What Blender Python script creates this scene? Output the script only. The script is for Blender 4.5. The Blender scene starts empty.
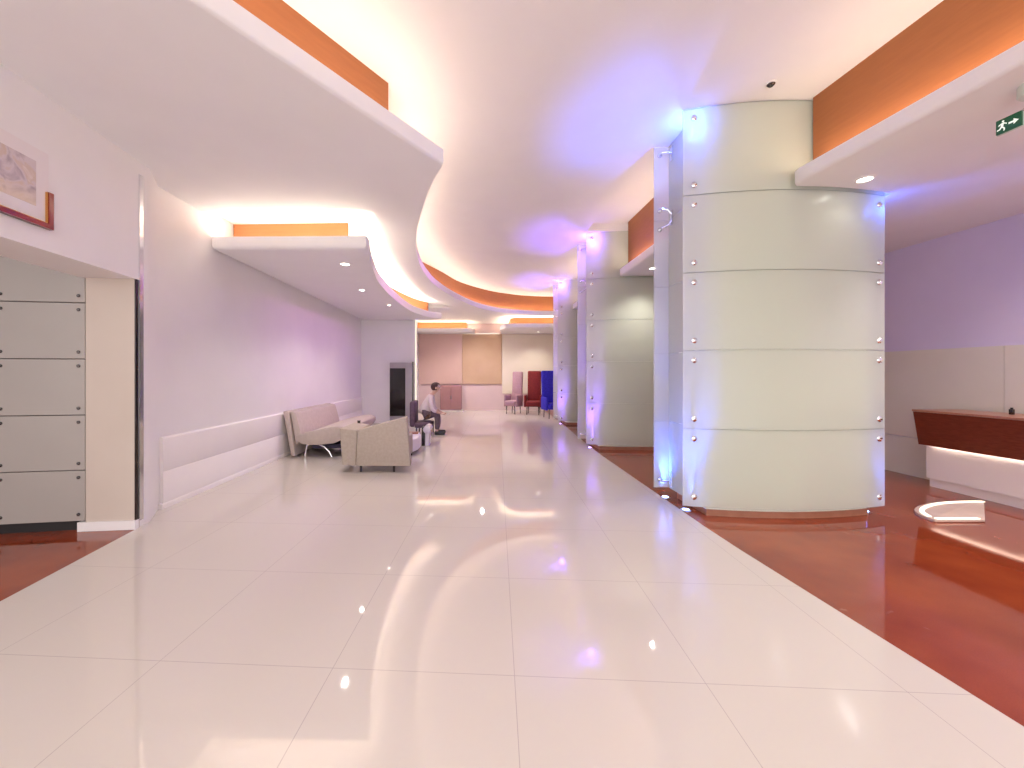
import bpy, bmesh, math, random
from mathutils import Vector, Matrix
random.seed(7)
S = bpy.context.scene
C = S.collection
PI = math.pi
R = math.radians

# ------------------------------------------------------------------ materials
MATS = {}
def mat(name, col, rough=0.5, metal=0.0, spec=0.5, coat=0.0, emit=None, estr=0.0):
    m = bpy.data.materials.new(name); m.use_nodes = True
    b = m.node_tree.nodes['Principled BSDF']
    b.inputs['Base Color'].default_value = (*col, 1)
    b.inputs['Roughness'].default_value = rough
    b.inputs['Metallic'].default_value = metal
    b.inputs['Specular IOR Level'].default_value = spec
    b.inputs['Coat Weight'].default_value = coat
    b.inputs['Coat Roughness'].default_value = 0.05
    if emit:
        b.inputs['Emission Color'].default_value = (*emit, 1)
        b.inputs['Emission Strength'].default_value = estr
    MATS[name] = m
    return m

def noisy(name, c1, c2, scale=6.0, rough=0.5, stretch=(1, 1, 1), detail=4.0, spec=0.5, coat=0.0, bump=0.0, metal=0.0):
    m = mat(name, c1, rough, metal, spec, coat)
    nt = m.node_tree; b = nt.nodes['Principled BSDF']
    tc = nt.nodes.new('ShaderNodeTexCoord'); mp = nt.nodes.new('ShaderNodeMapping')
    mp.inputs['Scale'].default_value = stretch
    nz = nt.nodes.new('ShaderNodeTexNoise'); nz.inputs['Scale'].default_value = scale; nz.inputs['Detail'].default_value = detail
    cr = nt.nodes.new('ShaderNodeValToRGB')
    cr.color_ramp.elements[0].position = 0.3; cr.color_ramp.elements[0].color = (*c1, 1)
    cr.color_ramp.elements[1].position = 0.7; cr.color_ramp.elements[1].color = (*c2, 1)
    nt.links.new(tc.outputs['Object'], mp.inputs['Vector']); nt.links.new(mp.outputs['Vector'], nz.inputs['Vector'])
    nt.links.new(nz.outputs['Fac'], cr.inputs['Fac']); nt.links.new(cr.outputs['Color'], b.inputs['Base Color'])
    if bump:
        bp = nt.nodes.new('ShaderNodeBump'); bp.inputs['Strength'].default_value = bump; bp.inputs['Distance'].default_value = 0.002
        nt.links.new(nz.outputs['Fac'], bp.inputs['Height']); nt.links.new(bp.outputs['Normal'], b.inputs['Normal'])
    return m

PAINT = noisy('white_paint', (.82, .805, .81), (.84, .825, .83), 3.0, .55, bump=0.0)
PAINT_WALL = noisy('wall_paint', (.82, .80, .80), (.85, .83, .83), 2.0, .5)
WAINSCOT = noisy('wainscot_paint', (.85, .81, .80), (.87, .83, .82), 3.0, .4)
ORANGE = noisy('amber_wood', (.34, .125, .045), (.38, .14, .05), 5.0, .55, (1, 1, 8), spec=.3)
DARKWOOD = noisy('dark_red_wood', (.14, .032, .018), (.20, .045, .025), 14.0, .16, (1, 1, 6), coat=.3)
DESKTOP = noisy('desk_top_wood', (.36, .15, .09), (.42, .19, .12), 12.0, .3, (1, 6, 1))
GREYPANEL = noisy('grey_cladding', (.385, .355, .325), (.41, .38, .35), 2.0, .38)
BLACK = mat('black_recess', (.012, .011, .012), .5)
BLACKGLASS = mat('black_glass', (.012, .010, .010), .08)
CHROME = mat('chrome', (.78, .78, .80), .12, 1.0)
DARKCHROME = mat('dark_metal', (.10, .09, .09), .2, 1.0)
GREIGE = noisy('greige_fabric', (.40, .335, .28), (.45, .38, .32), 30.0, .8, bump=.2)
GREIGE2 = noisy('taupe_leather', (.47, .39, .35), (.52, .44, .40), 18.0, .6, bump=.2)
LILAC = noisy('pale_laminate', (.66, .60, .68), (.70, .64, .72), 8.0, .3)
UPPERWALL = noisy('blue_lit_paint', (.60, .53, .72), (.63, .56, .75), 2.0, .55)  # purple cast of the blue column lights is put into this wall colour
LOWERPANEL = noisy('taupe_panel', (.62, .575, .52), (.65, .60, .55), 2.5, .3)
COLBODY = noisy('column_paint', (.83, .84, .76), (.85, .86, .78), 2.0, .6)
WHITEPANEL = mat('white_laminate', (.82, .74, .72), .35)
FARPINK = noisy('pink_brown_cladding', (.62, .42, .36), (.66, .45, .39), 2.0, .5)
FAROCHRE = noisy('ochre_cladding', (.52, .34, .22), (.57, .38, .25), 2.0, .5)
FARGREEN = noisy('stone_cladding', (.78, .69, .56), (.81, .72, .60), 2.0, .5)
RED = noisy('red_fabric', (.18, .006, .006), (.24, .01, .01), 20.0, .7)
BLUE = noisy('blue_fabric', (.02, .012, .42), (.03, .02, .60), 20.0, .7)
MAUVE = noisy('mauve_fabric', (.42, .24, .28), (.46, .28, .32), 20.0, .7)
PLUM = noisy('plum_fabric', (.09, .055, .085), (.13, .08, .12), 20.0, .8)
SKIN = noisy('skin', (.55, .34, .26), (.60, .38, .30), 20.0, .5)
HAIR = noisy('dark_brown_hair', (.04, .012, .012), (.07, .02, .02), 60.0, .5)
SHIRT = noisy('pale_shirt', (.66, .55, .58), (.70, .60, .62), 20.0, .8)
TROUSER = noisy('dark_trousers', (.10, .065, .085), (.14, .09, .11), 20.0, .8)
SHOE = mat('black_shoe', (.02, .018, .02), .4)
REDFRAME = noisy('red_lacquer', (.22, .012, .012), (.30, .02, .015), 12.0, .18, coat=.5)
GOLD = mat('gold_edge', (.70, .38, .12), .25, 1.0)
MATBOARD = mat('mat_board', (.82, .77, .77), .6)
GREEN = mat('exit_green', (.002, .07, .03), .35, emit=(.002, .08, .03), estr=.15)
SIGNWHITE = mat('exit_white', (.80, .88, .82), .4, emit=(.8, .9, .8), estr=.25)
SIGNBODY = mat('sign_housing', (.62, .68, .62), .35)
BROWNBOX = mat('brown_box', (.22, .07, .04), .5)

def emitter(name, col, st):
    m = bpy.data.materials.new(name); m.use_nodes = True
    nt = m.node_tree; nt.nodes.clear()
    o = nt.nodes.new('ShaderNodeOutputMaterial'); e = nt.nodes.new('ShaderNodeEmission')
    e.inputs['Color'].default_value = (*col, 1); e.inputs['Strength'].default_value = st
    nt.links.new(e.outputs[0], o.inputs[0]); MATS[name] = m
    return m
WARM = (1.0, .775, .585)
LED_MAIN = emitter('led_main', WARM, 11.0)
LED_SLOT = emitter('led_slot', (1, .84, .66), 20.0)
LED_RIGHT = emitter('led_right', (1, .79, .60), 14.0)
LED_FAR = emitter('led_far', (1, .82, .58), 14.0)
LED_DESK = emitter('led_desk', (1, .84, .68), 17.0)
RING_GLOW = emitter('ring_glow', (1, .86, .66), 1.3)  # glow for the imitated reflection on the brown floor, no lamp
LED_EDGE = emitter('led_edge', (1, .84, .68), .6)
LAMP = emitter('lamp_lens', (1, .93, .82), 6.0)
LED_BLUE = emitter('led_blue', (.25, .42, 1), 12.0)
LED_VIOLET = emitter('led_violet', (.35, .18, 1), 10.0)

def glass_mat(name, tint, frost, fcol):
    m = bpy.data.materials.new(name); m.use_nodes = True
    nt = m.node_tree; nt.nodes.clear(); N = nt.nodes.new; L = nt.links.new
    o = N('ShaderNodeOutputMaterial'); tr = N('ShaderNodeBsdfTransparent'); gl = N('ShaderNodeBsdfGlossy')
    df = N('ShaderNodeBsdfDiffuse'); tl = N('ShaderNodeBsdfTranslucent'); fr = N('ShaderNodeFresnel')
    fr.inputs['IOR'].default_value = 1.45
    tr.inputs['Color'].default_value = (*tint, 1); gl.inputs['Roughness'].default_value = .22
    df.inputs['Color'].default_value = (*fcol, 1); tl.inputs['Color'].default_value = (*fcol, 1)
    m1 = N('ShaderNodeMixShader'); m1.inputs[0].default_value = .5; L(df.outputs[0], m1.inputs[1]); L(tl.outputs[0], m1.inputs[2])
    m2 = N('ShaderNodeMixShader'); m2.inputs[0].default_value = frost; L(tr.outputs[0], m2.inputs[1]); L(m1.outputs[0], m2.inputs[2])
    m3 = N('ShaderNodeMixShader'); fm = N('ShaderNodeMath'); fm.operation = 'MULTIPLY'; fm.inputs[1].default_value = .45; L(fr.outputs[0], fm.inputs[0]); L(fm.outputs[0], m3.inputs[0]); L(m2.outputs[0], m3.inputs[1]); L(gl.outputs[0], m3.inputs[2])
    L(m3.outputs[0], o.inputs[0]); MATS[name] = m
    return m
GLASS = glass_mat('frosted_green_glass', (.965, .98, .955), .55, (.87, .90, .83))
EDGEGLASS = mat('glass_edge', (.20, .24, .21), .3)

# floor with tile joints, laid 3 degrees off the camera axis
def tile_floor():
    m = mat('white_gloss_tile', (.65, .60, .54), .035, 0, .75)
    nt = m.node_tree; N = nt.nodes.new; L = nt.links.new; b = nt.nodes['Principled BSDF']
    tc = N('ShaderNodeTexCoord'); mp = N('ShaderNodeMapping'); mp.vector_type = 'TEXTURE'
    mp.inputs['Location'].default_value = (.166, 1.672, 0); mp.inputs['Rotation'].default_value = (0, 0, -R(3.1))
    mp.inputs['Scale'].default_value = (.8, .8, .8)
    L(tc.outputs['Object'], mp.inputs['Vector'])
    sx = N('ShaderNodeSeparateXYZ'); L(mp.outputs['Vector'], sx.inputs[0])
    outs = []
    for k in (0, 1):
        a = N('ShaderNodeMath'); a.operation = 'ADD'; a.inputs[1].default_value = .5; L(sx.outputs[k], a.inputs[0])
        f = N('ShaderNodeMath'); f.operation = 'FLOORED_MODULO'; f.inputs[1].default_value = 1.0; L(a.outputs[0], f.inputs[0])
        s = N('ShaderNodeMath'); s.operation = 'SUBTRACT'; s.inputs[1].default_value = .5; L(f.outputs[0], s.inputs[0])
        ab = N('ShaderNodeMath'); ab.operation = 'ABSOLUTE'; L(s.outputs[0], ab.inputs[0])
        lt = N('ShaderNodeMath'); lt.operation = 'LESS_THAN'; lt.inputs[1].default_value = .0019; L(ab.outputs[0], lt.inputs[0])
        outs.append(lt)
    mx = N('ShaderNodeMath'); mx.operation = 'MAXIMUM'; L(outs[0].outputs[0], mx.inputs[0]); L(outs[1].outputs[0], mx.inputs[1])
    mix = N('ShaderNodeMix'); mix.data_type = 'RGBA'
    mix.inputs['A'].default_value = (.65, .60, .54, 1); mix.inputs['B'].default_value = (.47, .41, .39, 1)
    L(mx.outputs[0], mix.inputs['Factor']); L(mix.outputs['Result'], b.inputs['Base Color'])
    return m
TILE = tile_floor()

def brown_floor():
    m = mat('polished_brown_stone', (.17, .05, .035), .05, 0, .6)
    nt = m.node_tree; N = nt.nodes.new; L = nt.links.new; b = nt.nodes['Principled BSDF']
    tc = N('ShaderNodeTexCoord')
    n1 = N('ShaderNodeTexNoise'); n1.inputs['Scale'].default_value = 1.4; n1.inputs['Detail'].default_value = 3
    n2 = N('ShaderNodeTexNoise'); n2.inputs['Scale'].default_value = 160; n2.inputs['Detail'].default_value = 2
    n3 = N('ShaderNodeTexNoise'); n3.inputs['Scale'].default_value = 5; n3.inputs['Detail'].default_value = 8; n3.inputs['Distortion'].default_value = 1.5
    for n in (n1, n2, n3): L(tc.outputs['Object'], n.inputs['Vector'])
    r1 = N('ShaderNodeValToRGB'); r1.color_ramp.elements[0].color = (.22, .034, .014, 1); r1.color_ramp.elements[1].color = (.32, .066, .022, 1)
    r1.color_ramp.elements[0].position = .35; r1.color_ramp.elements[1].position = .65
    L(n1.outputs['Fac'], r1.inputs['Fac'])
    r2 = N('ShaderNodeValToRGB'); r2.color_ramp.elements[0].color = (.75, .75, .75, 1); r2.color_ramp.elements[1].color = (1.25, 1.25, 1.25, 1)
    L(n2.outputs['Fac'], r2.inputs['Fac'])
    mu = N('ShaderNodeMix'); mu.data_type = 'RGBA'; mu.blend_type = 'MULTIPLY'; mu.inputs['Factor'].default_value = .5
    L(r1.outputs['Color'], mu.inputs['A']); L(r2.outputs['Color'], mu.inputs['B'])
    r3 = N('ShaderNodeValToRGB'); r3.color_ramp.elements[0].position = .70; r3.color_ramp.elements[1].position = .76
    r3.color_ramp.elements[0].color = (0, 0, 0, 1); r3.color_ramp.elements[1].color = (.35, .35, .35, 1)
    L(n3.outputs['Fac'], r3.inputs['Fac'])
    m2 = N('ShaderNodeMix'); m2.data_type = 'RGBA'; m2.inputs['B'].default_value = (.42, .22, .15, 1)
    L(r3.outputs['Color'], m2.inputs['Factor']); L(mu.outputs['Result'], m2.inputs['A']); L(m2.outputs['Result'], b.inputs['Base Color'])
    return m
BROWN = brown_floor()

def painting():
    m = mat('pastel_painting', (.7, .6, .6), .5)
    nt = m.node_tree; N = nt.nodes.new; L = nt.links.new; b = nt.nodes['Principled BSDF']
    tc = N('ShaderNodeTexCoord'); n = N('ShaderNodeTexNoise'); n.inputs['Scale'].default_value = 5; n.inputs['Detail'].default_value = 5; n.inputs['Distortion'].default_value = 2.2
    L(tc.outputs['Object'], n.inputs['Vector'])
    r = N('ShaderNodeValToRGB'); e = r.color_ramp.elements
    e[0].position = .25; e[0].color = (.30, .25, .30, 1); e[1].position = .75; e[1].color = (.80, .72, .70, 1)
    for p, c in ((.40, (.52, .44, .46, 1)), (.5, (.66, .58, .60, 1)), (.6, (.62, .50, .42, 1))):
        q = e.new(p); q.color = c
    L(n.outputs['Fac'], r.inputs['Fac'])
    s = N('ShaderNodeSeparateXYZ'); L(tc.outputs['Object'], s.inputs[0])
    mr = N('ShaderNodeMapRange'); mr.inputs['From Min'].default_value = 2.36; mr.inputs['From Max'].default_value = 2.47
    mr.inputs['To Min'].default_value = .75; mr.inputs['To Max'].default_value = 0
    L(s.outputs['Z'], mr.inputs['Value'])
    mx = N('ShaderNodeMix'); mx.data_type = 'RGBA'; mx.inputs['B'].default_value = (.80, .66, .50, 1)
    L(mr.outputs['Result'], mx.inputs['Factor']); L(r.outputs['Color'], mx.inputs['A']); L(mx.outputs['Result'], b.inputs['Base Color'])
    return m
PAINTING = painting()

# ------------------------------------------------------------------ mesh helpers
def bx(bm, x0, x1, y0, y1, z0, z1, M=None):
    vs = [bm.verts.new((x, y, z)) for z in (z0, z1) for y in (y0, y1) for x in (x0, x1)]
    if M is not None:
        for v in vs: v.co = M @ v.co
    for f in ((0, 2, 3, 1), (4, 5, 7, 6), (0, 1, 5, 4), (2, 6, 7, 3), (0, 4, 6, 2), (1, 3, 7, 5)):
        bm.faces.new([vs[i] for i in f])
    return vs

def rbx(x0, x1, y0, y1, z0, z1, r=.01, seg=2, M=None):
    bm = bmesh.new(); bx(bm, x0, x1, y0, y1, z0, z1)
    bmesh.ops.bevel(bm, geom=bm.edges[:], offset=r, segments=seg, profile=.5, affect='EDGES')
    if M is not None: bmesh.ops.transform(bm, matrix=M, verts=bm.verts)
    return bm

def prism(poly, z0, z1, bevel=0.0, seg=3, only_bottom=False, sel=None):
    bm = bmesh.new()
    area = sum(poly[i][0]*poly[(i+1) % len(poly)][1] - poly[(i+1) % len(poly)][0]*poly[i][1] for i in range(len(poly)))
    if area < 0: poly = poly[::-1]
    lo = [bm.verts.new((p[0], p[1], z0)) for p in poly]; hi = [bm.verts.new((p[0], p[1], z1)) for p in poly]
    n = len(poly)
    bm.faces.new(lo[::-1]); bm.faces.new(hi)
    for i in range(n):
        j = (i+1) % n
        bm.faces.new((lo[i], lo[j], hi[j], hi[i]))
    if bevel:
        es = [e for e in bm.edges if abs(e.verts[0].co.z-e.verts[1].co.z) < 1e-6 and (not only_bottom or e.verts[0].co.z < (z0+z1)/2) and (sel is None or sel((e.verts[0].co+e.verts[1].co)/2))]
        bmesh.ops.bevel(bm, geom=es, offset=bevel, segments=seg, profile=.5, affect='EDGES', clamp_overlap=True)
    return bm

def yprism(poly, y0, y1, bevel=0.0, seg=2):       # poly in (x, z), extruded along y
    bm = prism(poly, y0, y1, 0)
    for v in bm.verts: v.co = Vector((v.co.x, v.co.z, v.co.y))
    bmesh.ops.recalc_face_normals(bm, faces=bm.faces)
    if bevel: bmesh.ops.bevel(bm, geom=[e for e in bm.edges], offset=bevel, segments=seg, profile=.5, affect='EDGES', clamp_overlap=True)
    return bm

def ribbon(path, z0, z1, th):                      # vertical wall along a plan path
    left, right = [], []
    for i, p in enumerate(path):
        a = Vector(path[max(0, i-1)]); b = Vector(path[min(len(path)-1, i+1)])
        d = (b-a).normalized(); n = Vector((-d.y, d.x))
        left.append(Vector(p)+n*th/2); right.append(Vector(p)-n*th/2)
    return prism([tuple(v) for v in left+right[::-1]], z0, z1)

def strip(path, w, z, h=.006):                     # flat light strip lying along a plan path
    return ribbon(path, z, z+h, w)

def tube(bm, pts, r, n=10, cap=True):
    pts = [Vector(p) for p in pts]; rings = []
    for i, p in enumerate(pts):
        d = (pts[min(len(pts)-1, i+1)]-pts[max(0, i-1)]).normalized()
        u = d.cross(Vector((0, 0, 1)))
        if u.length < 1e-3: u = d.cross(Vector((0, 1, 0)))
        u.normalize(); v = d.cross(u)
        rr = r[i] if isinstance(r, (list, tuple)) else r
        rings.append([bm.verts.new(p+(u*math.cos(2*PI*k/n)+v*math.sin(2*PI*k/n))*rr) for k in range(n)])
    for a, b in zip(rings, rings[1:]):
        for k in range(n): bm.faces.new((a[k], a[(k+1) % n], b[(k+1) % n], b[k]))
    if cap: bm.faces.new(rings[0][::-1]); bm.faces.new(rings[-1])

def lathe(prof, n=24, M=None):                     # prof: (r, z)
    bm = bmesh.new(); rings = []
    for r, z in prof: rings.append([bm.verts.new((r*math.cos(2*PI*k/n), r*math.sin(2*PI*k/n), z)) for k in range(n)])
    for a, b in zip(rings, rings[1:]):
        for k in range(n): bm.faces.new((a[k], a[(k+1) % n], b[(k+1) % n], b[k]))
    bm.faces.new(rings[0][::-1]); bm.faces.new(rings[-1])
    if M is not None: bmesh.ops.transform(bm, matrix=M, verts=bm.verts)
    return bm

def spline(pts, k=6):                              # Catmull-Rom through plan points
    P = [Vector(p) for p in pts]; P = [P[0]*2-P[1]]+P+[P[-1]*2-P[-2]]; out = []
    for i in range(1, len(P)-2):
        a, b, c, d = P[i-1:i+3]
        for s in range(k):
            t = s/k
            out.append(tuple(.5*((2*b)+(c-a)*t+(2*a-5*b+4*c-d)*t*t+(3*b-a-3*c+d)*t**3)))
    out.append(tuple(P[-2]))
    return out

def obj(name, bm, m, parent=None, smooth=35):
    bmesh.ops.recalc_face_normals(bm, faces=bm.faces)
    me = bpy.data.meshes.new(name); bm.to_mesh(me); bm.free()
    me.materials.append(m)
    if smooth:
        me.shade_smooth(); me.set_sharp_from_angle(angle=R(smooth))
    o = bpy.data.objects.new(name, me); C.objects.link(o)
    if parent is not None: o.parent = parent
    return o

def thing(name, label, cat, loc=(0, 0, 0), rotz=0, group=None):
    o = bpy.data.objects.new(name, None); C.objects.link(o)
    o.empty_display_size = .1
    o.location = loc; o.rotation_euler = (0, 0, rotz)
    o['label'] = label; o['category'] = cat; o['kind'] = 'thing'
    if group: o['group'] = group
    return o
def tag(o, label, cat, group=None):
    o['label'] = label; o['category'] = cat; o['kind'] = 'thing'
    if group: o['group'] = group
    return o
def struct(name, bm, m, label, cat, smooth=35):
    o = obj(name, bm, m, None, smooth); o['kind'] = 'structure'; o['label'] = label; o['category'] = cat
    return o
def dup(root, loc, label, group=None, rotz=None):
    r = root.copy(); C.objects.link(r); r.location = loc; r['label'] = label
    if rotz is not None: r.rotation_euler = (0, 0, rotz)
    if group: r['group'] = group
    for ch in list(root.children):
        c = ch.copy(); C.objects.link(c); c.parent = r
        for g in list(ch.children):
            d = g.copy(); C.objects.link(d); d.parent = c
    return r

# ------------------------------------------------------------------ camera (level, eye height 1.3 m)
cam = bpy.data.cameras.new('camera'); co = bpy.data.objects.new('camera', cam); C.objects.link(co)
co.location = (0, 0, 1.3); co.rotation_euler = (PI/2, 0, 0)
cam.sensor_width = 36; cam.lens = 388/1024*36; cam.shift_x = 36/1024; cam.shift_y = -10/1024
cam.clip_start = .05
S.camera = co

ZS, ZH, ZR, ZL = 3.10, 3.73, 2.95, 2.73            # soffit, high ceiling, right soffit, lowered panel
BK = -2.6                                          # where the hall opens behind the camera

# ------------------------------------------------------------------ floors
rb = [(2.06, BK), (2.03, 1.2), (1.955, 2.86), (1.95, 3.33), (2.01, 6.3), (2.2, 9.4), (2.36, 12), (2.45, 14.3)]
lb = [(-2.13, BK), (-2.72, 2.216), (-2.85, 3.255)]
struct('floor', prism([(lb[0][0], BK)]+rb+[(-3.4, 14.3), (-3.4, 3.255), lb[2], lb[1]], -.06, 0), TILE,
       'glossy white large-format tiled floor of the hall', 'floor')
struct('floor_right', prism(rb+[(6.2, 14.3), (6.2, BK)], -.06, -.0008), BROWN,
       'polished dark red-brown stone floor around the glass columns and desk', 'floor')
struct('floor_left', prism(lb+[(-2.85, 3.4), (-6.8, 3.4), (-6.8, BK)], -.06, -.0008), BROWN,
       'polished dark red-brown stone floor below the grey wall panels', 'floor')

# ------------------------------------------------------------------ ceilings
lip = [(-.28, 3.337), (-.40, 3.62), (-.507, 3.961), (-.64, 4.45), (-.744, 4.877), (-.828, 5.352), (-.89, 5.85), (-.925, 6.6), (-.90, 7.2), (-.82, 7.91),
       (-.565, 8.95), (-.09, 10.22), (.352, 10.95), (.85, 11.42), (1.6, 11.76), (2.48, 11.88), (3.3, 11.92)]
lipc = [(-4.55, -2.5)] + spline(lip, 6)
notch = [(-3.04, 4.338), (-1.35, 4.232)] + spline([(-1.24, 4.242), (-1.16, 4.28), (-1.14, 4.38), (-1.20, 4.75), (-1.265, 5.3), (-1.28, 5.9), (-1.263, 6.984), (-1.22, 8.0), (-1.10, 9.05), (-.776, 10.2), (-.6, 10.55)], 6) + [(-.6, 10.62), (-3.04, 10.62)]
cl = struct('ceiling_left', prism(lipc+[(3.3, 14.3), (-3.35, 14.3)]+notch[::-1]+[(-3.35, 3.3), (-4.55, 3.3)], ZS, ZS+.13, .03, 3, True), PAINT,
            'white left soffit with a long sweeping curved edge', 'ceiling')
# amber fascia standing behind the curved edge
d = Vector((.59, .807)).normalized()
e1 = Vector((-.745, 3.25))
fas1 = [tuple(e1-d*7.0), tuple(e1), (-1.15, 3.45), (-1.42, 4.0)]
fasc = spline([(-1.42, 4.0), (-1.62, 5.5), (-1.60, 7.0), (-1.45, 7.8), (-1.206, 8.34), (-.804, 9.3), (-.419, 10.28), (.363, 11.3), (1.136, 11.86), (1.70, 12.1), (2.58, 12.24), (3.3, 12.27)], 5)
obj('fascia_panel', ribbon(fas1, ZS+.13, ZH, .03), ORANGE, cl)['label'] = 'straight amber wood fascia above the soffit edge'
obj('fascia_panel', ribbon(fasc, ZS+.13, ZH, .03), ORANGE, cl)['label'] = 'curved amber wood fascia above the soffit edge'
# light strips lying on the soffit, hidden by its edge
nrm = Vector((-d.y, d.x))
s1 = [tuple(Vector((-.28, 3.337))+nrm*.17-d*6.8), tuple(Vector((-.28, 3.337))+nrm*.17-d*.2)]
obj('light_strip', strip(s1, .05, ZS+.135), LED_MAIN, cl)
s2 = []
for i, p in enumerate(spline(lip, 3)[2:], 2):
    q = spline(lip, 3); a = Vector(q[i-1]); b = Vector(q[min(len(q)-1, i+1)]); t = (b-a).normalized()
    s2.append(tuple(Vector(p)+Vector((-t.y, t.x))*.17))
obj('light_strip', strip(s2, .05, ZS+.135), LED_MAIN, cl)

# high ceiling; the bay between the two near columns is recessed
BX0, BX1, BY0, BY1 = 1.885, 2.62, 4.16, 6.6
ch = struct('ceiling', prism([(-6.8, BK), (6.0, BK), (6.0, BY0), (BX0, BY0), (BX0, BY1), (6.0, BY1), (6.0, 14.4), (-6.8, 14.4)], ZH, ZH+.13), PAINT,
            'high white main ceiling between the curved soffits', 'ceiling')
obj('recess_top', prism([(BX0-.02, BY0-.02), (6.0, BY0-.02), (6.0, BY1+.02), (BX0-.02, BY1+.02)], ZH+.13, ZH+.17), PAINT, ch)

# lowered panel beside the left wall
low = [(-3.04, 4.466), (-1.255, 4.435)] + spline([(-1.262, 4.60), (-1.345, 4.954), (-1.44, 5.5), (-1.524, 6.097), (-1.56, 7.3), (-1.476, 8.81), (-1.186, 9.73), (-.93, 10.02)], 6) + [(-.90, 10.12), (-.98, 10.22), (-1.5, 10.29), (-3.04, 10.29)]
cw = struct('ceiling_lowered', prism(low, ZL, ZL+.15, .05, 3, True), PAINT, 'lowered white ceiling panel with a lit curved slot beside the left wall', 'ceiling')
obj('slot_top', prism(notch, ZS+.075, ZS+.13), PAINT, cw)
obj('fascia_panel', ribbon([(-3.04, 4.88), (-1.59, 4.83), (-1.75, 5.1), (-2.0, 5.5)], ZL+.15, ZS+.075, .03), ORANGE, cw)['label'] = 'straight amber wood fascia facing the hall'
obj('fascia_panel', ribbon(spline([(-2.0, 5.5), (-2.12, 6.5), (-1.92, 8.0), (-1.78, 8.8), (-1.54, 9.7), (-1.27, 10.22)], 5), ZL+.15, ZS+.075, .03), ORANGE, cw)['label'] = 'curved amber wood fascia along the slot'
obj('light_strip', strip([(-3.0, 4.545), (-1.5, 4.545)], .05, ZL+.155), LED_SLOT, cw)
obj('light_strip', strip(spline([(-1.44, 4.62), (-1.49, 5.0), (-1.62, 5.6), (-1.70, 6.3), (-1.73, 7.3), (-1.64, 8.75), (-1.33, 9.7), (-1.05, 10.05)], 4), .05, ZL+.155), LED_SLOT, cw)

# two lowered panels at the far end
cf = struct('ceiling_far_left', prism([(-2.04, 13.2), (-.35, 13.2), (-.12, 13.3), (-.03, 13.55), (-.03, 13.88), (-2.04, 13.88)], ZL, ZL+.13, .03, 3, True), PAINT, 'small lowered ceiling panel at the far left end', 'ceiling')
obj('fascia_panel', ribbon([(-2.04, 13.56), (-.34, 13.56), (-.32, 13.85)], ZL+.13, ZS, .03), ORANGE, cf)
obj('light_strip', strip([(-2.0, 13.38), (-.25, 13.38), (-.15, 13.8)], .05, ZL+.135), LED_FAR, cf)
cg = struct('ceiling_far_right', prism([(.90, 13.88), (.80, 13.0), (.80, 12.5), (.92, 12.1), (1.15, 11.98), (3.2, 11.94), (3.2, 13.88)], ZL, ZL+.13, .03, 3, True), PAINT, 'lowered ceiling panel at the far right end', 'ceiling')
obj('fascia_panel', ribbon([(1.18, 13.85), (1.14, 12.6), (1.25, 12.45), (3.2, 12.42)], ZL+.13, ZS, .03), ORANGE, cg)
obj('light_strip', strip([(.98, 13.8), (.96, 12.5), (1.15, 12.2), (3.1, 12.16)], .05, ZL+.135), LED_FAR, cg)

# right soffit, notched round the three columns
COLS = [(0, 0), (0, 3.12), (.2, 6.4)]
def bow(x): return 3.56-.13*(1-((x-2.83)/.93)**2)
def notch_for(ox, oy, lipx):
    front = [(x, bow(x)-.022) for x in [lipx+.02+(3.80-lipx-.02)*i/8 for i in range(9)]]
    return [(x+ox, y+oy) for x, y in front+[(3.82, 4.19), (2.41, 4.19)]]
poly = [(3.39, BK), (2.775, 3.33), (2.79, 3.395)]
n1 = notch_for(0, 0, 2.80); poly += n1
n2 = notch_for(0, 3.12, 2.41); poly += n2
poly += notch_for(.2, 6.4, 2.24) + [(5.6, 10.59), (5.6, BK)]
cr = struct('ceiling_right', prism(poly, ZR, ZR+.12, .03, 3, True, lambda p: (p.x < 3.3 and p.y < 3.38) or (p.x < 2.6 and 4.5 < p.y < 6.3)), PAINT, 'white right soffit running past the glass columns', 'ceiling')
obj('fascia_panel', ribbon([(3.49, BK), (2.98, 3.415)], ZR+.12, ZH, .03), ORANGE, cr)['label'] = 'amber wood fascia before the near column'
obj('fascia_panel', ribbon([(2.60, 4.20), (2.58, 6.54)], ZR+.12, ZH+.13, .03), ORANGE, cr)['label'] = 'amber wood fascia between the two near columns'
obj('fascia_panel', ribbon([(2.62, 7.35), (2.70, 9.75)], ZR+.12, ZH, .03), ORANGE, cr)['label'] = 'amber wood fascia behind the second column'
obj('light_strip', strip([(3.43, BK), (2.835, 3.34)], .03, ZR+.122), LED_RIGHT, cr)
obj('light_strip', strip([(2.53, 4.3), (2.525, 6.4)], .04, ZR+.122), LED_RIGHT, cr)
obj('light_strip', strip([(2.54, 7.4), (2.62, 9.7)], .04, ZR+.125), LED_RIGHT, cr)

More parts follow.
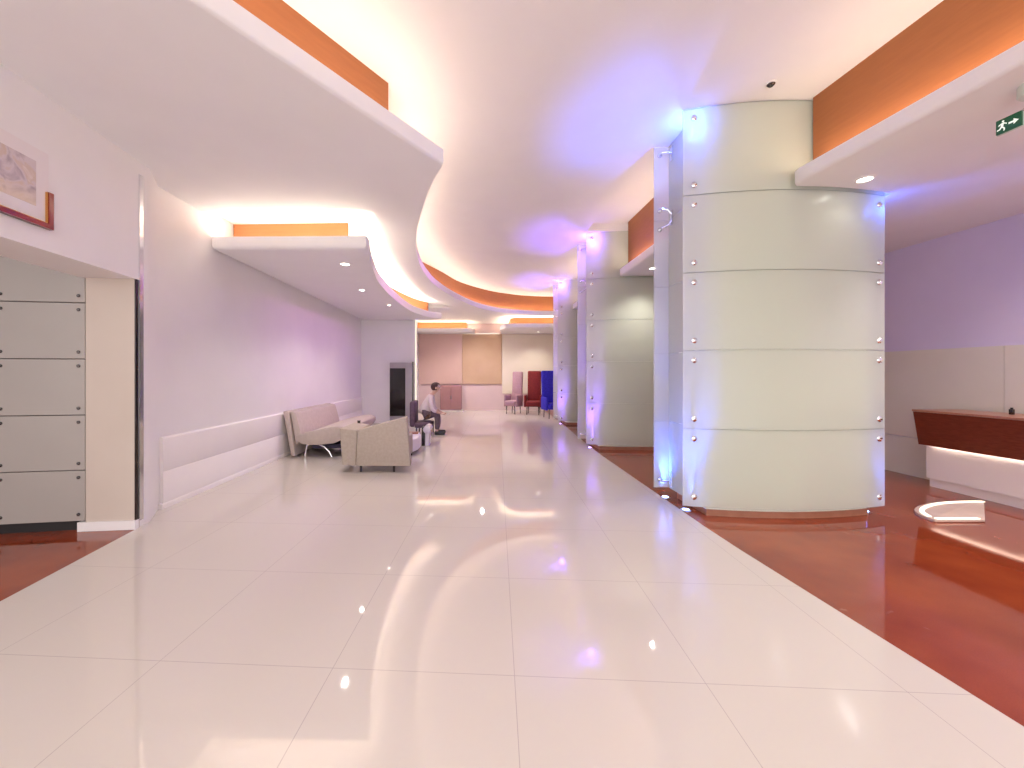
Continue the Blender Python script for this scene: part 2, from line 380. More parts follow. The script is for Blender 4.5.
# ------------------------------------------------------------------ walls
def wl(y): return -2.85+.093*(3.25-y)
struct('wall_left_upper', prism([(wl(BK), BK), (-2.85, 3.25), (-2.858, 3.305), (-3.27, 3.305), (-3.27, 3.21), (wl(BK)-.42, BK)], 2.098, ZH), PAINT_WALL,
       'white upper left wall over the panelled recess', 'wall')
struct('wall_left', prism([(-3.262, 3.30), (-2.864, 3.30), (-2.862, 3.40), (-3.05, 3.72), (-3.05, 10.3), (-3.4, 10.3), (-3.4, 3.6), (-3.262, 3.6)], 0, 3.3), PAINT_WALL,
       'long white left wall with pilaster', 'wall')
struct('wall_pilaster', prism([(-3.234, 3.215), (-2.862, 3.254), (-2.862, 3.301), (-3.234, 3.301)], 0, 2.0975), noisy('beige_paint', (.58, .50, .43), (.61, .53, .46), 2.0, .5), 'beige pilaster beside the grey panels', 'wall')
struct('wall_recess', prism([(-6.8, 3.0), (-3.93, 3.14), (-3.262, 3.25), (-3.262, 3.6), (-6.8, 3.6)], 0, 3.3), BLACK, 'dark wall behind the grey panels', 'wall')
struct('wall_recess_side', prism([(-6.8, BK), (-6.7, BK), (-6.7, 3.2), (-6.8, 3.2)], 0, 3.3), PAINT_WALL, 'side wall of the left recess', 'wall')
struct('baseboard_pilaster', prism([(-3.285, 3.195), (-2.85, 3.24), (-2.85, 3.28), (-3.285, 3.235)], 0, .075), PAINT_WALL, 'white plinth below the pilaster', 'baseboard')
wn = struct('trim_wainscot', yprism([(-3.05, 0.05), (-3.015, .05), (-3.015, .345), (-3.022, .355), (-3.015, .365), (-3.015, .675), (-3.03, .69), (-3.05, .69)], 3.74, 10.29), WAINSCOT,
            'low white wainscot along the left wall', 'wall panelling')
struct('baseboard_left', yprism([(-3.05, 0), (-3.005, 0), (-3.005, .04), (-3.012, .05), (-3.05, .05)], 3.72, 10.29), WAINSCOT, 'white baseboard below the wainscot', 'baseboard')
tr = thing('corner_trim', 'tall polished metal corner strip on the white pilaster', 'trim', (-2.862, 3.3, 0)); tr['kind'] = 'structure'
bm = bmesh.new(); bx(bm, -.001, .016, -.017, .022, .062, 2.99); obj('metal_strip', bm, CHROME, tr)
bm = bmesh.new(); bx(bm, -.001, .010, -.047, -.017, .062, 2.095); obj('dark_reflection', bm, DARKCHROME, tr)  # dark bar stands in for a dark reflection in the chrome
struct('wall_pier', prism([(-3.05, 10.3), (-1.62, 10.3), (-1.62, 10.62), (-2.05, 10.62), (-2.05, 13.9), (-3.05, 13.9)], 0, 3.1), PAINT_WALL, 'white pier wall at the end of the lounge', 'wall')
obj('light_strip', prism([(-1.62, 10.302), (-1.585, 10.302), (-1.585, 10.34), (-1.62, 10.34)], .3, 2.95), LED_EDGE, bpy.data.objects['wall_pier'])
fw = struct('wall_far', prism([(-3.2, 13.9), (3.4, 13.9), (3.4, 14.2), (-3.2, 14.2)], 0, ZS), noisy('far_wall_paint', (.66, .50, .50), (.70, .53, .53), 2.0, .5), 'pink-toned far end wall', 'wall')
for a, b, m, lab in ((-2.04, -.505, FARPINK, 'pinkish brown wall cladding panel'), (-.495, .925, FAROCHRE, 'ochre wall cladding panel'), (.935, 3.2, FARGREEN, 'stone coloured wall cladding panel')):
    o = obj('wall_panel', rbx(a, b, 13.85, 13.9, .94 if a < .9 else .6, 2.72, .006, 1), m, fw); o['label'] = lab
obj('light_strip', rbx(-.48, .82, 13.80, 13.85, 2.725, 2.75, .003, 1), LED_EDGE, fw)
struct('wall_far_right', prism([(3.2, 11.0), (3.4, 11.0), (3.4, 13.9), (3.2, 13.9)], 0, ZS), PAINT_WALL, 'white side wall behind the far columns', 'wall')
struct('wall_back_right', prism([(3.2, 10.6), (5.9, 10.6), (5.9, 10.9), (3.2, 10.9)], 0, 3.3), PAINT_WALL, 'white wall closing the desk area', 'wall')
wr = struct('wall_right', prism([(5.6, BK), (5.9, BK), (5.9, 10.6), (5.6, 10.6)], 0, 3.3), UPPERWALL, 'mauve upper right wall behind the desk', 'wall')
for i, (a, b) in enumerate(((-2.5, 1.9), (1.905, 4.095), (4.10, 10.55))):
    bm = bmesh.new(); bx(bm, 5.575, 5.6, a, b, .49, 1.60); obj('wall_panel', bm, LOWERPANEL, wr)
bm = bmesh.new(); bx(bm, 5.568, 5.6, -2.5, 10.55, 0, .483); obj('wall_panel', bm, LOWERPANEL, wr)

# ------------------------------------------------------------------ grey wall panels of the recess
pdir = Vector((-.58, -.083)).normalized()
zs = [(.085, .500), (.506, .957), (.963, 1.421), (1.427, 1.886), (1.892, 2.32)]
px1 = Vector((-3.240, 3.214)); px0 = px1+pdir*.645
where = ['lowest grey wall panel, just above the brown floor', 'second grey wall panel above the brown floor', 'middle grey wall panel of the stack of five',
         'fourth grey wall panel above the brown floor', 'topmost grey wall panel, cut off by the slanting soffit edge']
for k, (z0, z1) in enumerate(zs):
    t = thing('wall_panel', where[k]+' beside the white pilaster', 'panel', (px1.x, px1.y, z0), math.atan2(-pdir.y, -pdir.x), 'grey panels bolted in a stack')
    h = z1-z0
    obj('board', rbx(-.645, 0, 0, .022, 0, h, .003, 1), GREYPANEL, t)
    for bx_ in (-.045, -.60):
        for bz in (.055, h-.055):
            obj('bolt', lathe([(.013, 0), (.013, .006), (.009, .010), (.001, .011)], 14, Matrix.Translation((bx_, 0, bz)) @ Matrix.Rotation(PI/2, 4, 'X')), DARKCHROME, t)

# ------------------------------------------------------------------ picture on the upper left wall
def wp(y, z, off=0.0):      # a point on the upper left wall plane, lifted off it towards the hall
    return Vector((wl(y)+off, y-.093*off, z))
def wall_slab(bm, y0, y1, z0, z1, o0, o1):
    vs = [bm.verts.new(wp(y, z, o)) for o in (o0, o1) for z in (z0, z1) for y in (y0, y1)]
    for f in ((0, 2, 3, 1), (4, 5, 7, 6), (0, 1, 5, 4), (2, 6, 7, 3), (0, 4, 6, 2), (1, 3, 7, 5)): bm.faces.new([vs[i] for i in f])
pic = thing('framed_picture', 'pastel painting on a white mat with a red lacquered frame, above the recess', 'picture', (0, 0, 0))
bm = bmesh.new(); wall_slab(bm, 1.95, 2.515, 2.235, 2.72, .001, .012); obj('mat_board', bm, MATBOARD, pic)
bm = bmesh.new(); wall_slab(bm, 1.98, 2.435, 2.355, 2.635, .012, .015); obj('print', bm, PAINTING, pic)
bm = bmesh.new(); wall_slab(bm, 1.90, 2.53, 2.235, 2.265, .001, .035); wall_slab(bm, 2.50, 2.53, 2.265, 2.47, .001, .035)
fr = obj('frame', bm, REDFRAME, pic)
bm = bmesh.new(); wall_slab(bm, 1.90, 2.50, 2.265, 2.271, .001, .030); wall_slab(bm, 2.494, 2.50, 2.271, 2.47, .001, .030)
obj('gold_bead', bm, GOLD, fr)

# ------------------------------------------------------------------ glass columns
SEAM = [.09, .800, 1.515, 2.225, 2.932, 3.722]
def curved_panel(z0, z1):
    n = 20; xs = [1.9+1.845*i/n for i in range(n+1)]
    return prism([(x, bow(x)) for x in xs]+[(x, bow(x)+.014) for x in xs[::-1]], z0+.0015, z1-.0015)
def bolt_bm(p, axis):
    M = Matrix.Translation(p) @ (Matrix.Rotation(PI/2, 4, 'X') if axis == 'y' else Matrix.Rotation(-PI/2, 4, 'Y'))
    return lathe([(.017, -.05), (.010, -.045), (.010, -.002), (.026, -.001), (.026, .010), (.018, .016), (.001, .017)], 16, M)
def make_column(label):
    t = thing('glass_column', label, 'column', (0, 0, 0), 0, 'glass-clad columns along the hall')
    n = 14; xs = [2.12+1.50*i/n for i in range(n+1)]
    obj('core', prism([(x, bow(x)+.075) for x in xs]+[(3.62, 4.06), (2.12, 4.06)], 0.0, 3.725), COLBODY, t)
    obj('plinth', prism([(x, bow(x)+.062) for x in xs]+[(3.63, 4.07), (2.11, 4.07)], 0.0, .055), DESKTOP, t)
    for k in range(5):
        z0, z1 = SEAM[k], SEAM[k+1]
        p = obj('front_panel', curved_panel(z0, z1), GLASS, t)
        p.data.materials.append(EDGEGLASS)
        for f in p.data.polygons:
            if abs(f.normal.z) > .9: f.material_index = 1
        for x in (1.985, 3.67):
            for z in (z0+.09, z1-.09):
                obj('bolt', bolt_bm((x, bow(x), z), 'y'), CHROME, p, 40)
        bm = bmesh.new(); bx(bm, 2.05, 2.062, 3.66, 4.125, z0+.003, z1-.003); obj('side_panel', bm, GLASS, t, 0)
        bm = bmesh.new(); bx(bm, 3.68, 3.692, 3.66, 4.125, z0+.003, z1-.003); obj('side_panel', bm, GLASS, t, 0)
        bm = bmesh.new(); bx(bm, 1.9, 3.745, 4.135, 4.149, z0+.003, z1-.003); obj('back_panel', bm, GLASS, t, 0)
    for z, ups in ((3.60, (0,)), (2.932, (.10, -.10)), (.20, (0,))):
        bm = bmesh.new()
        bx(bm, 2.035, 2.05, 4.03, 4.075, z-.075, z+.075)
        for u in (ups if ups != (0,) else ((.02,) if z > 1 else (-.02,))):
            tube(bm, [(2.043, 4.05, z+u*.3), (2.005, 4.05, z+u*.8), (1.955, 4.07, z+u), (1.955, 4.128, z+u)], .010, 8)
            bmesh.ops.create_cone(bm, cap_ends=True, segments=14, radius1=.026, radius2=.022, depth=.016,
                                  matrix=Matrix.Translation((1.955, 4.124, z+u)) @ Matrix.Rotation(PI/2, 4, 'X'))
        obj('spider_bracket', bm, CHROME, t)
    return t
colA = make_column('large nearest glass-clad column with blue-lit edges, in front of the reception desk')
dup(colA, (COLS[1][0], COLS[1][1], 0), 'second glass-clad column along the floor edge, lit violet on its left side')
dup(colA, (COLS[2][0], COLS[2][1], 0), 'farthest glass-clad column, a narrow violet-lit strip beside the red and blue chairs')

def uplight(loc, label, m):
    t = thing('floor_uplight', label, 'light', (loc[0], loc[1], 0), 0, 'round spotlights set in the floor around the columns')
    obj('rim', lathe([(.050, 0), (.050, .004), (.040, .010), (.030, .010), (.030, .0)], 20), CHROME, t)
    obj('lens', lathe([(.029, .002), (.029, .0085), (.001, .0095)], 20), m, t)
def lamp(kind, loc, col, power, rad=.03, spot=None, rot=None, blend=.5):
    l = bpy.data.lights.new('lamp', kind); l.color = col; l.energy = power
    l.shadow_soft_size = rad
    if kind == 'SPOT': l.spot_size = R(spot); l.spot_blend = blend
    o = bpy.data.objects.new('lamp', l); C.objects.link(o); o.location = loc
    if rot: o.rotation_euler = rot
    return o
BLUEC, VIOC = (.05, .14, 1.0), (.22, .08, 1.0)
ups = [((2.0, 3.70), 'blue floor spotlight under the front left glass edge of the nearest column', LED_BLUE, (0, 0)),
       ((1.99, 4.08), 'blue floor spotlight under the rear left glass edge of the nearest column', LED_BLUE, (0, 0)),
       ((3.665, 3.66), 'blue floor spotlight under the right glass edge of the nearest column', LED_BLUE, (0, 0)),
       ((2.0, 3.70), 'violet floor spotlight at the left foot of the second column', LED_VIOLET, COLS[1]),
       ((2.0, 3.70), 'violet floor spotlight at the left foot of the farthest column', LED_VIOLET, COLS[2])]
for (x, y), lab, m, (ox, oy) in ups:
    uplight((x+ox, y+oy), lab, m)
    col = BLUEC if m is LED_BLUE else VIOC
    w = 1.0 if m is LED_BLUE else 1.5
    lamp('SPOT', (x+ox, y+oy, .03), col, (175*w if x < 3 else 50), .03, 46, (PI, 0, 0), .8)
    if y < 3.9: lamp('POINT', (x+ox+.03, y+oy-.01, 3.58 if x < 3 else 2.82), col, ((6 if m is LED_BLUE else 11) if x < 3 else 3), .06)

# ------------------------------------------------------------------ reception desk
desk = thing('reception_desk', 'reception desk with slanted dark wood front over a lit white base', 'desk', (5.2, 2, 0))
DY0, DY1 = -1.2-2, 4.46-2
def loc_prism(poly, y0, y1, bv=0): return yprism([(x-5.2, z) for x, z in poly], y0, y1, bv)
obj('front_panel', loc_prism([(5.00, .872), (5.16, .482), (5.22, .482), (5.07, .845), (5.07, .872)], DY0, DY1), DARKWOOD, desk, 0)
# the end of the slanted front leans too: shear its far end
for v in desk.children[0].data.vertices:
    if v.co.y > 0: v.co.y += .065 if v.co.z < .6 else -.02
obj('desk_top', loc_prism([(5.004, .874), (5.54, .874), (5.54, .896), (5.004, .896)], DY0, DY1-.005), DESKTOP, desk, 0)
obj('base', loc_prism([(5.235, .10), (5.50, .10), (5.50, .87), (5.235, .87)], DY0, DY1+.05), WHITEPANEL, desk, 0)
obj('kick', loc_prism([(5.262, 0), (5.48, 0), (5.48, .10), (5.262, .10)], DY0, DY1+.04), WHITEPANEL, desk, 0)
obj('light_strip', loc_prism([(5.195, .50), (5.225, .50), (5.225, .512), (5.195, .512)], DY0, DY1-.02), LED_DESK, desk, 0)
pb = thing('power_box', 'small dark grey box on the desk top below the wall panel seam', 'box', (5.33, 3.86, .896))
obj('housing', rbx(-.014, .014, -.014, .014, 0, .055, .004), DARKCHROME, pb)
obj('plug', rbx(-.008, .008, -.008, .008, .055, .07, .003), BLACK, pb)

# made-up low plinth; its glowing edges stand in for a bright floor reflection
pl = thing('reflection_plinth', 'added low plinth, its glowing edges imitating a reflection on the brown floor before the desk', 'plinth', (0, 0, 0))
arc = spline([(4.02, 3.40), (4.04, 3.53), (4.13, 3.655), (4.31, 3.77), (4.572, 3.865), (4.878, 3.91), (5.12, 3.91)], 6)
obj('slab', prism(arc+[(4.46, 3.40)], 0, .022, .006, 2), noisy('added_plinth', (.62, .46, .38), (.66, .5, .42), 6, .25), pl)
obj('light_strip', ribbon([(x+.035, y-.03) for x, y in arc[5:-2]], .022, .028, .030), RING_GLOW, pl)  # upper bright arc as a glowing band, not a real fitting
obj('light_strip', ribbon([(4.06, 3.425), (4.25, 3.428), (4.44, 3.428)], .022, .028, .028), RING_GLOW, pl)  # glowing band in place of the desk strip's reflection

# ------------------------------------------------------------------ exit sign
A, B = Vector((3.153, 2.353, 0)), Vector((3.16, 2.25, 0))
u = (B-A); Ls = u.length; u.normalize()
es = thing('exit_sign', 'green emergency exit sign with white running figure, hung under the right soffit', 'sign', (A.x, A.y, 2.745), math.atan2(u.y, u.x))
Hs = .084
bm = bmesh.new(); bx(bm, 0, Ls, 0, .012, 0, Hs); obj('plate', bm, GREEN, es, 0)
def flat(bm, pts, y=-.0015):     # thin raised shape on the sign face
    f0 = [bm.verts.new((a*Ls, y, b*Hs)) for a, b in pts]; f1 = [bm.verts.new((a*Ls, .001, b*Hs)) for a, b in pts]
    bm.faces.new(f0); n = len(pts)
    for i in range(n): bm.faces.new((f0[i], f0[(i+1) % n], f1[(i+1) % n], f1[i]))
bm = bmesh.new()
flat(bm, [(.30+.05*math.cos(k*PI/5), .80+.065*math.sin(k*PI/5)) for k in range(10)])
flat(bm, [(.22, .70), (.34, .72), (.30, .42), (.20, .44)])
flat(bm, [(.33, .70), (.46, .58), (.44, .52), (.32, .62)]); flat(bm, [(.22, .70), (.10, .62), (.12, .54), (.22, .62)])
flat(bm, [(.29, .44), (.38, .30), (.36, .12), (.31, .12), (.32, .28), (.22, .42)]); flat(bm, [(.20, .46), (.26, .42), (.18, .26), (.05, .24), (.05, .32), (.14, .34)])
obj('running_figure', bm, SIGNWHITE, es, 0)
bm = bmesh.new()
flat(bm, [(.52, .55), (.72, .55), (.72, .68), (.92, .48), (.72, .28), (.72, .42), (.52, .42)])
obj('arrow', bm, SIGNWHITE, es, 0)
bm = bmesh.new(); bx(bm, -.003, Ls+.003, .012, .022, -.004, Hs+.004); obj('backing', bm, SIGNBODY, es, 0)
bm = bmesh.new(); tube(bm, [(Ls-.004, .016, Hs), (Ls+.03, .016, Hs+.02), (Ls+.06, .016, Hs+.05), (Ls+.07, .016, .2)], .008, 8); obj('bracket', bm, CHROME, es)
obj('canopy', lathe([(.075, .205), (.075, .15), (.068, .14), (.001, .14)], 24, Matrix.Translation((Ls+.06, .016, 0))), SIGNBODY, es)

# ------------------------------------------------------------------ downlights and detector
def downlight(x, y, z, label, power=0, rad=.075):
    t = thing('downlight', label, 'light', (x, y, z), 0, 'round recessed downlights')
    obj('rim', lathe([(rad, 0), (rad, -.004), (rad*.75, -.008), (rad*.72, -.002), (rad*.72, 0)], 24), PAINT, t)
    obj('lens', lathe([(rad*.71, 0), (rad*.71, -.003), (.001, -.0035)], 24), LAMP, t)
    if power: lamp('SPOT', (x, y, z-.03), (1, .92, .84), power, .03, 125, None, .8)
downlight(-1.70, 5.04, ZL, 'largest downlight in the lowered panel, nearest the hall', 30)
downlight(-1.94, 6.60, ZL, 'second downlight in the lowered panel, behind the largest one', 30, .06)
downlight(-1.80, 8.04, ZL, 'third and faintest downlight in the lowered panel, near its curved edge', 25, .05)
downlight(3.29, 3.283, ZR, 'downlight in the right soffit beside the near column and exit sign', 1.2, .07)
downlight(2.76, 6.05, ZR, 'downlight in the short soffit between the two near columns', 30, .07)
downlight(-1.40, 12.1, ZS, 'tiny downlight in the ceiling before the far amber panels', 30, .06)
downlight(2.1, 13.1, ZL, 'small downlight in the far right lowered panel above the red and blue chairs', 30, .06)
dt = thing('smoke_detector', 'small dark ceiling detector above the near glass column', 'detector', (2.463, 3.24, ZH))
obj('base', lathe([(.040, 0), (.040, -.008), (.034, -.010)], 20), PAINT, dt); obj('head', lathe([(.030, -.010), (.030, -.016), (.018, -.028), (.001, -.029)], 20), DARKCHROME, dt)

# ------------------------------------------------------------------ lounge furniture
# long sofa along the left wall, seen in profile
so = thing('lounge_sofa', 'taupe lounge sofa with curved seat and chrome legs against the left wall', 'sofa', (-3.0, 6.0, 0))
def sp(poly, y0, y1, bv): return yprism([(x+3.0, z) for x, z in poly], y0, y1, bv)
obj('backrest', sp([(-2.985, .72), (-2.90, .725), (-2.80, .03), (-2.86, .03)], 0, 1.75, .012), GREIGE2, so, 50)
obj('back_cushion', sp([(-2.885, .715), (-2.80, .70), (-2.72, .40), (-2.70, .30), (-2.795, .18)], .02, 1.73, .015), GREIGE2, so, 50)
st = [(-2.79, .34), (-2.6, .40), (-2.4, .455), (-2.2, .49), (-2.06, .485), (-2.0, .45), (-2.0, .38), (-2.06, .29), (-2.2, .225), (-2.45, .20), (-2.68, .21), (-2.78, .27)]
obj('seat', sp(st, .0, 1.75, .012), GREIGE2, so, 50)
for y in (.03, 1.70):
    bm = bmesh.new()
    tube(bm, [(.36-.02, y, .012), (.36, y, .12), (.38, y, .20), (.46, y, .215), (.55, y, .21), (.64, y, .17), (.72, y, .09), (.76, y, .010)], .012, 8)
    obj('leg', bm, CHROME, so)
bm = bmesh.new(); bx(bm, .42, 1.0, .12, 1.62, .13, .19); obj('under_frame', bm, mat('violet_black', (.03, .02, .05), .6), so)

# armchair with its back to the camera
ac = thing('armchair', 'boxy greige armchair with its back to the camera, on short dark legs', 'armchair', (-1.32, 5.1, 0))
def ap(poly, y0, y1, bv): return yprism([(x+1.32, z) for x, z in poly], y0, y1, bv)
obj('backrest', ap([(-1.56, .565), (-.915, .735), (-.865, .085), (-1.58, .09)], 0, .13, .014), GREIGE, ac, 50)
obj('arm_wing', ap([(-1.80, .585), (-1.565, .56), (-1.585, .09), (-1.765, .10)], .01, .62, .014), GREIGE, ac, 50)
obj('seat', ap([(-1.56, .40), (-.95, .42), (-.95, .12), (-1.56, .12)], .13, .74, .02), GREIGE, ac, 50)
for x in (-1.53, -1.09):
    for y in (.06, .66):
        bm = bmesh.new(); tube(bm, [(x+1.32, y, 0), (x+1.32, y, .10)], [.014, .018], 10); obj('leg', bm, DARKCHROME, ac)

# low white table
tb = thing('coffee_table', 'low white slab table with rounded end behind the greige armchair', 'table', (-1.5, 6.45, 0))
obj('slab', prism([(-.43, -.35), (.40, -.35), (.50, -.30), (.56, -.1), (.56, .2), (.50, .38), (.40, .42), (-.43, .42)], .06, .27, .02), LILAC, tb)
for x in (-.36, .46):
    for y in (-.25, .30):
        bm = bmesh.new(); tube(bm, [(x, y, 0), (x, y, .065)], .02, 10); obj('foot', bm, DARKCHROME, tb)
vs = thing('vase', 'slim dark grey vase standing on the low white table behind the armchair', 'vase', (-1.865, 6.18, .27))
obj('body', lathe([(.045, 0), (.05, .02), (.045, .12), (.025, .2), (.022, .27), (.028, .29)], 18), DARKCHROME, vs)
bk = thing('book', 'brown-covered book on the low white table', 'book', (-1.08, 6.72, .27))
obj('cover', rbx(-.09, .09, -.07, .07, 0, .025, .003, 1), BROWNBOX, bk); bm = bmesh.new(); bx(bm, -.085, .092, -.065, .065, .004, .021); obj('pages', bm, MATBOARD, bk)
ty = thing('tray', 'dark tray with a pale cup on the low white table', 'tray', (-1.16, 6.50, .27)); ty.location = (-1.22, 6.62, .296); ty.location = (-1.40, 6.75, .27)
obj('dish', lathe([(.10, 0), (.13, .01), (.14, .035), (.13, .035), (.115, .014), (.001, .012)], 24), BLACKGLASS, ty)
obj('cup', lathe([(.025, .013), (.035, .03), (.04, .08), (.036, .08), (.03, .03), (.001, .02)], 18), SIGNBODY, ty)
sl = thing('side_stool', 'small side stool with pale padded roll and dark upright, right of the low table', 'stool', (-.92, 7.15, 0))
obj('upright', rbx(-.06, -.01, -.16, .16, 0, .34, .008), BLACKGLASS, sl)
bm = bmesh.new(); tube(bm, [(.035, -.2, .30), (.035, -.19, .30), (.035, .19, .30), (.035, .2, .30)], [.045, .065, .065, .045], 16); obj('roll', bm, LILAC, sl)
obj('support', rbx(.0, .07, -.15, .15, 0, .24, .008), LILAC, sl)

# tall grey panel with black screen before the pier wall
to = thing('screen_totem', 'tall grey panel with a black upright screen before the pier wall', 'screen', (-1.95, 10.2, 0))
obj('panel', rbx(-.31, .28, -.04, .06, 0, 1.60, .008), noisy('grey_metal', (.42, .39, .41), (.46, .43, .45), 4, .4), to)
obj('screen', rbx(-.305, .10, -.055, -.03, .2, 1.45, .004, 1), BLACKGLASS, to)
obj('edge_bar', rbx(.28, .31, -.05, .06, 0, 1.62, .004, 1), DARKCHROME, to)

# low cabinet at the far wall
sb = thing('sideboard', 'mauve-brown cabinet against the far wall below the cladding', 'cabinet', (-.87, 13.6, 0))
MB_ = noisy('mauve_cabinet', (.34, .16, .16), (.38, .19, .19), 4, .45)
obj('body', rbx(-.37, .37, -.18, .2, .06, .90, .008), MB_, sb)
for x in (-.36, .005):
    dd = obj('door', rbx(x, x+.355, -.195, -.18, .09, .87, .004, 1), MB_, sb)
    obj('handle', rbx((x+.33 if x < 0 else x+.01), (x+.345 if x < 0 else x+.025), -.21, -.195, .42, .56, .003, 1), CHROME, dd)
obj('plinth', rbx(-.40, .42, -.16, .2, 0, .06, .004, 1), WHITEPANEL, sb)

# three high-backed chairs at the far right
def high_chair(label, m, loc, rz, w=.5, h=1.40):
    t = thing('high_back_chair', label, 'chair', loc, rz, 'high-backed chairs at the far end')
    obj('backrest', rbx(-w/2, w/2, .18, .30, .28, h, .04, 3, Matrix.Rotation(R(-4), 4, 'X')), m, t, 50)
    obj('seat', rbx(-w/2, w/2, -.30, .22, .26, .44, .04, 3), m, t, 50)
    for x in (-1, 1): obj('armrest', rbx(x*(w/2+.03)-.035, x*(w/2+.03)+.035, -.26, .22, .24, .62, .03, 2), m, t, 50)
    for x in (-1, 1):
        for y in (-.24, .20):
            bm = bmesh.new(); tube(bm, [(x*(w/2-.03), y, 0), (x*(w/2-.04), y, .27)], [.013, .018], 8); obj('leg', bm, DARKCHROME, t)
    return t
high_chair('mauve high-backed chair, leftmost of the three beside the far column', MAUVE, (1.24, 12.75, 0), R(-30), .36, 1.40)
high_chair('deep red high-backed chair between the mauve and the blue chair', RED, (1.86, 12.55, 0), R(-14), .44, 1.42)
high_chair('vivid blue high-backed chair next to the farthest glass column', BLUE, (2.27, 11.55, 0), R(10), .44, 1.42)

# ------------------------------------------------------------------ seated person and lounge chair
lc = thing('lounge_chair', 'dark plum lounge chair holding the seated person', 'chair', (-1.10, 8.42, 0))
obj('seat', rbx(-.195, .165, -.26, .26, .16, .275, .03, 3), PLUM, lc, 50)
obj('backrest', rbx(-.30, -.185, -.26, .26, .18, .72, .04, 3), PLUM, lc, 50)
for x in (-.20, .18):
    for y in (-.22, .22):
        bm = bmesh.new(); tube(bm, [(x*.8, y, 0), (x*.8, y, .18)], .016, 8); obj('leg', bm, DARKCHROME, lc)

def skin_mesh(name, chains, m, parent, root=0, sub=1):
    vi, verts, edges, rad = {}, [], [], []
    def vid(p, r):
        k = tuple(round(c, 4) for c in p)
        if k not in vi: vi[k] = len(verts); verts.append(p); rad.append(r)
        return vi[k]
    for ch_ in chains:
        ids = [vid(p, r) for p, r in ch_]
        edges += [e for e in zip(ids, ids[1:]) if e not in edges]
    me = bpy.data.meshes.new(name); me.from_pydata(verts, edges, []); me.update()
    o = bpy.data.objects.new(name, me); C.objects.link(o); o.parent = parent
    sm = o.modifiers.new('skin', 'SKIN'); sm.use_smooth_shade = True
    if not me.skin_vertices: raise RuntimeError('no skin layer')
    for i, sv in enumerate(me.skin_vertices[0].data):
        sv.radius = (rad[i], rad[i]); sv.use_root = (i == root)
    ss = o.modifiers.new('sub', 'SUBSURF'); ss.levels = sub; ss.render_levels = sub
    me.materials.append(m)
    return o
pr = thing('person', 'seated person in pale shirt and dark trousers leaning forward', 'person', (-1.10, 8.42, 0))
hip = (-.01, 0, .44)
sho = (.12, 0, .82)
def arm(s):
    a = [(sho, .085), ((.12, .15*s, .80), .055), ((.16, .20*s, .56), .042), ((.30, .13*s, .47), .032), ((.345, .12*s, .455), .028)]
    out = [a]
    for k in range(4):
        y = (.12+.022*(k-1.5))*s; L_ = (.07, .08, .076, .06)[k]
        out.append([((.345, .12*s, .455), .028), ((.375, y, .45), .010), ((.375+L_*.5, y, .446), .009), ((.375+L_, y, .432), .008)])
    out.append([((.345, .12*s, .455), .028), ((.362, (.12-.045)*s, .462), .010), ((.395, (.12-.055)*s, .452), .008)])
    return out
def leg(s): return [(hip, .09), ((.02, .09*s, .42), .065), ((.26, .11*s, .44), .062), ((.27, .11*s, .25), .048), ((.26, .11*s, .08), .034), ((.30, .11*s, .035), .032), ((.40, .11*s, .028), .026)]
head = [((.20, 0, .92), .052), ((.235, 0, .965), .075), ((.245, 0, 1.005), .088), ((.245, 0, 1.045), .075)]
body = skin_mesh('body', [[(hip, .09), ((.05, 0, .60), .105), (sho, .085), ((.165, 0, .875), .05)]+head] + arm(1)+arm(-1)+[leg(1), leg(-1)], SKIN, pr)
skin_mesh('shirt', [[((-.012, 0, .42), .165), ((-.005, 0, .49), .165), ((.05, 0, .60), .145), ((.115, 0, .80), .115), ((.14, 0, .845), .07)]] +
          [[((.115, 0, .80), .115), ((.12, .15*s, .80), .070), ((.16, .20*s, .56), .055), ((.26, .15*s, .49), .044)] for s in (1, -1)], SHIRT, pr)
skin_mesh('trousers', [[((.025, 0, .56), .15), ((-.012, 0, .44), .168), ((.02, .10*s, .42), .098), ((.26, .11*s, .44), .075), ((.27, .11*s, .25), .062), ((.26, .11*s, .10), .05)] for s in (1, -1)], TROUSER, pr, 1)
for s in (1, -1):
    obj('shoe', rbx(.21, .43, .11*s-.045, .11*s+.045, 0, .075, .025, 3), SHOE, pr, 60)
bm = bmesh.new()
bmesh.ops.create_uvsphere(bm, u_segments=20, v_segments=12, radius=.102, matrix=Matrix.Translation((.228, 0, 1.022)) @ Matrix.Diagonal((1.1, .95, 1.0, 1)))
bmesh.ops.delete(bm, geom=[v for v in bm.verts if v.co.x > .265 and v.co.z < 1.06 or v.co.z < .94], context='VERTS')
obj('hair', bm, HAIR, pr, 80)
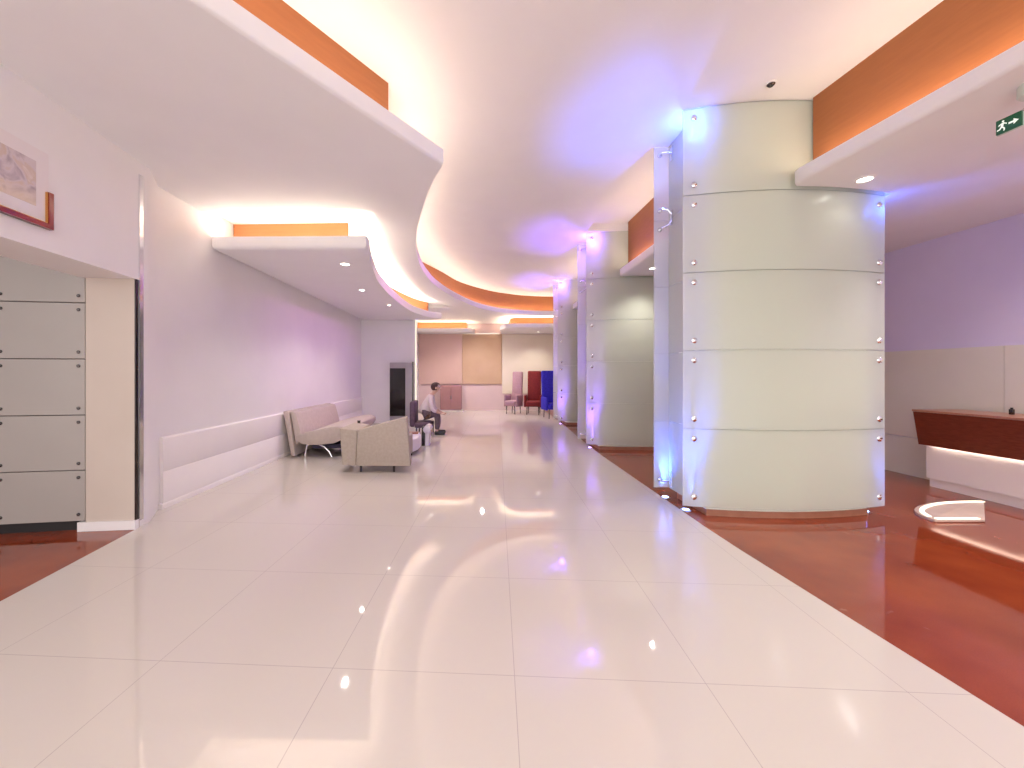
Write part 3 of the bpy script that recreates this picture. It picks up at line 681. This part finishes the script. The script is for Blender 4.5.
bm = bmesh.new()
bmesh.ops.create_cone(bm, cap_ends=True, segments=8, radius1=.016, radius2=.006, depth=.03, matrix=Matrix.Translation((.338, 0, .995)) @ Matrix.Rotation(PI/2, 4, 'Y'))
obj('nose', bm, SKIN, pr)
for s in (1, -1):
    bm = bmesh.new(); bmesh.ops.create_uvsphere(bm, u_segments=8, v_segments=6, radius=.011, matrix=Matrix.Translation((.318, .032*s, 1.015))); obj('eye', bm, SHOE, pr)
    bm = bmesh.new(); bmesh.ops.create_uvsphere(bm, u_segments=8, v_segments=6, radius=.026, matrix=Matrix.Translation((.24, .09*s, 1.0)) @ Matrix.Diagonal((.7, .4, 1.2, 1))); obj('ear', bm, SKIN, pr)
bm = bmesh.new(); bx(bm, .315, .328, -.022, .022, .955, .962); obj('mouth', bm, RED, pr)

# ------------------------------------------------------------------ light and view
w = bpy.data.worlds.new('world'); S.world = w; w.use_nodes = True
w.node_tree.nodes['Background'].inputs['Color'].default_value = (1.0, .95, .95, 1)
w.node_tree.nodes['Background'].inputs['Strength'].default_value = 1.15
# added spots without fittings, brightening the hall, desk area and far end
for x, y, z, p in ((-1.2, -.8, 3.6, 45), (1.4, -.8, 3.6, 60), (4.2, 1.0, 2.9, 75), (4.9, 2.6, 2.9, 70), (.2, 12.3, 3.05, 110)):
    lamp('SPOT', (x, y, z), (1, .93, .90), p, .06, 150, None, .9)
# added violet spot with no fitting, tinting the lounge wall
lamp('SPOT', (1.93, 6.55, 3.35), (.75, .25, .80), 120, .1, 60, (Vector((-3.0, 7.6, 1.7))-Vector((1.93, 6.55, 3.35))).to_track_quat('-Z', 'Y').to_euler(), 1.0)

S.view_settings.view_transform = 'Standard'; S.view_settings.look = 'None'
S.view_settings.exposure = 1.06; S.view_settings.gamma = 1.0
S.view_settings.use_curve_mapping = False
S.cycles.max_bounces = 12; S.cycles.diffuse_bounces = 6; S.cycles.transparent_max_bounces = 24
S.cycles.sample_clamp_indirect = 6.0
S.cycles.use_denoising = True
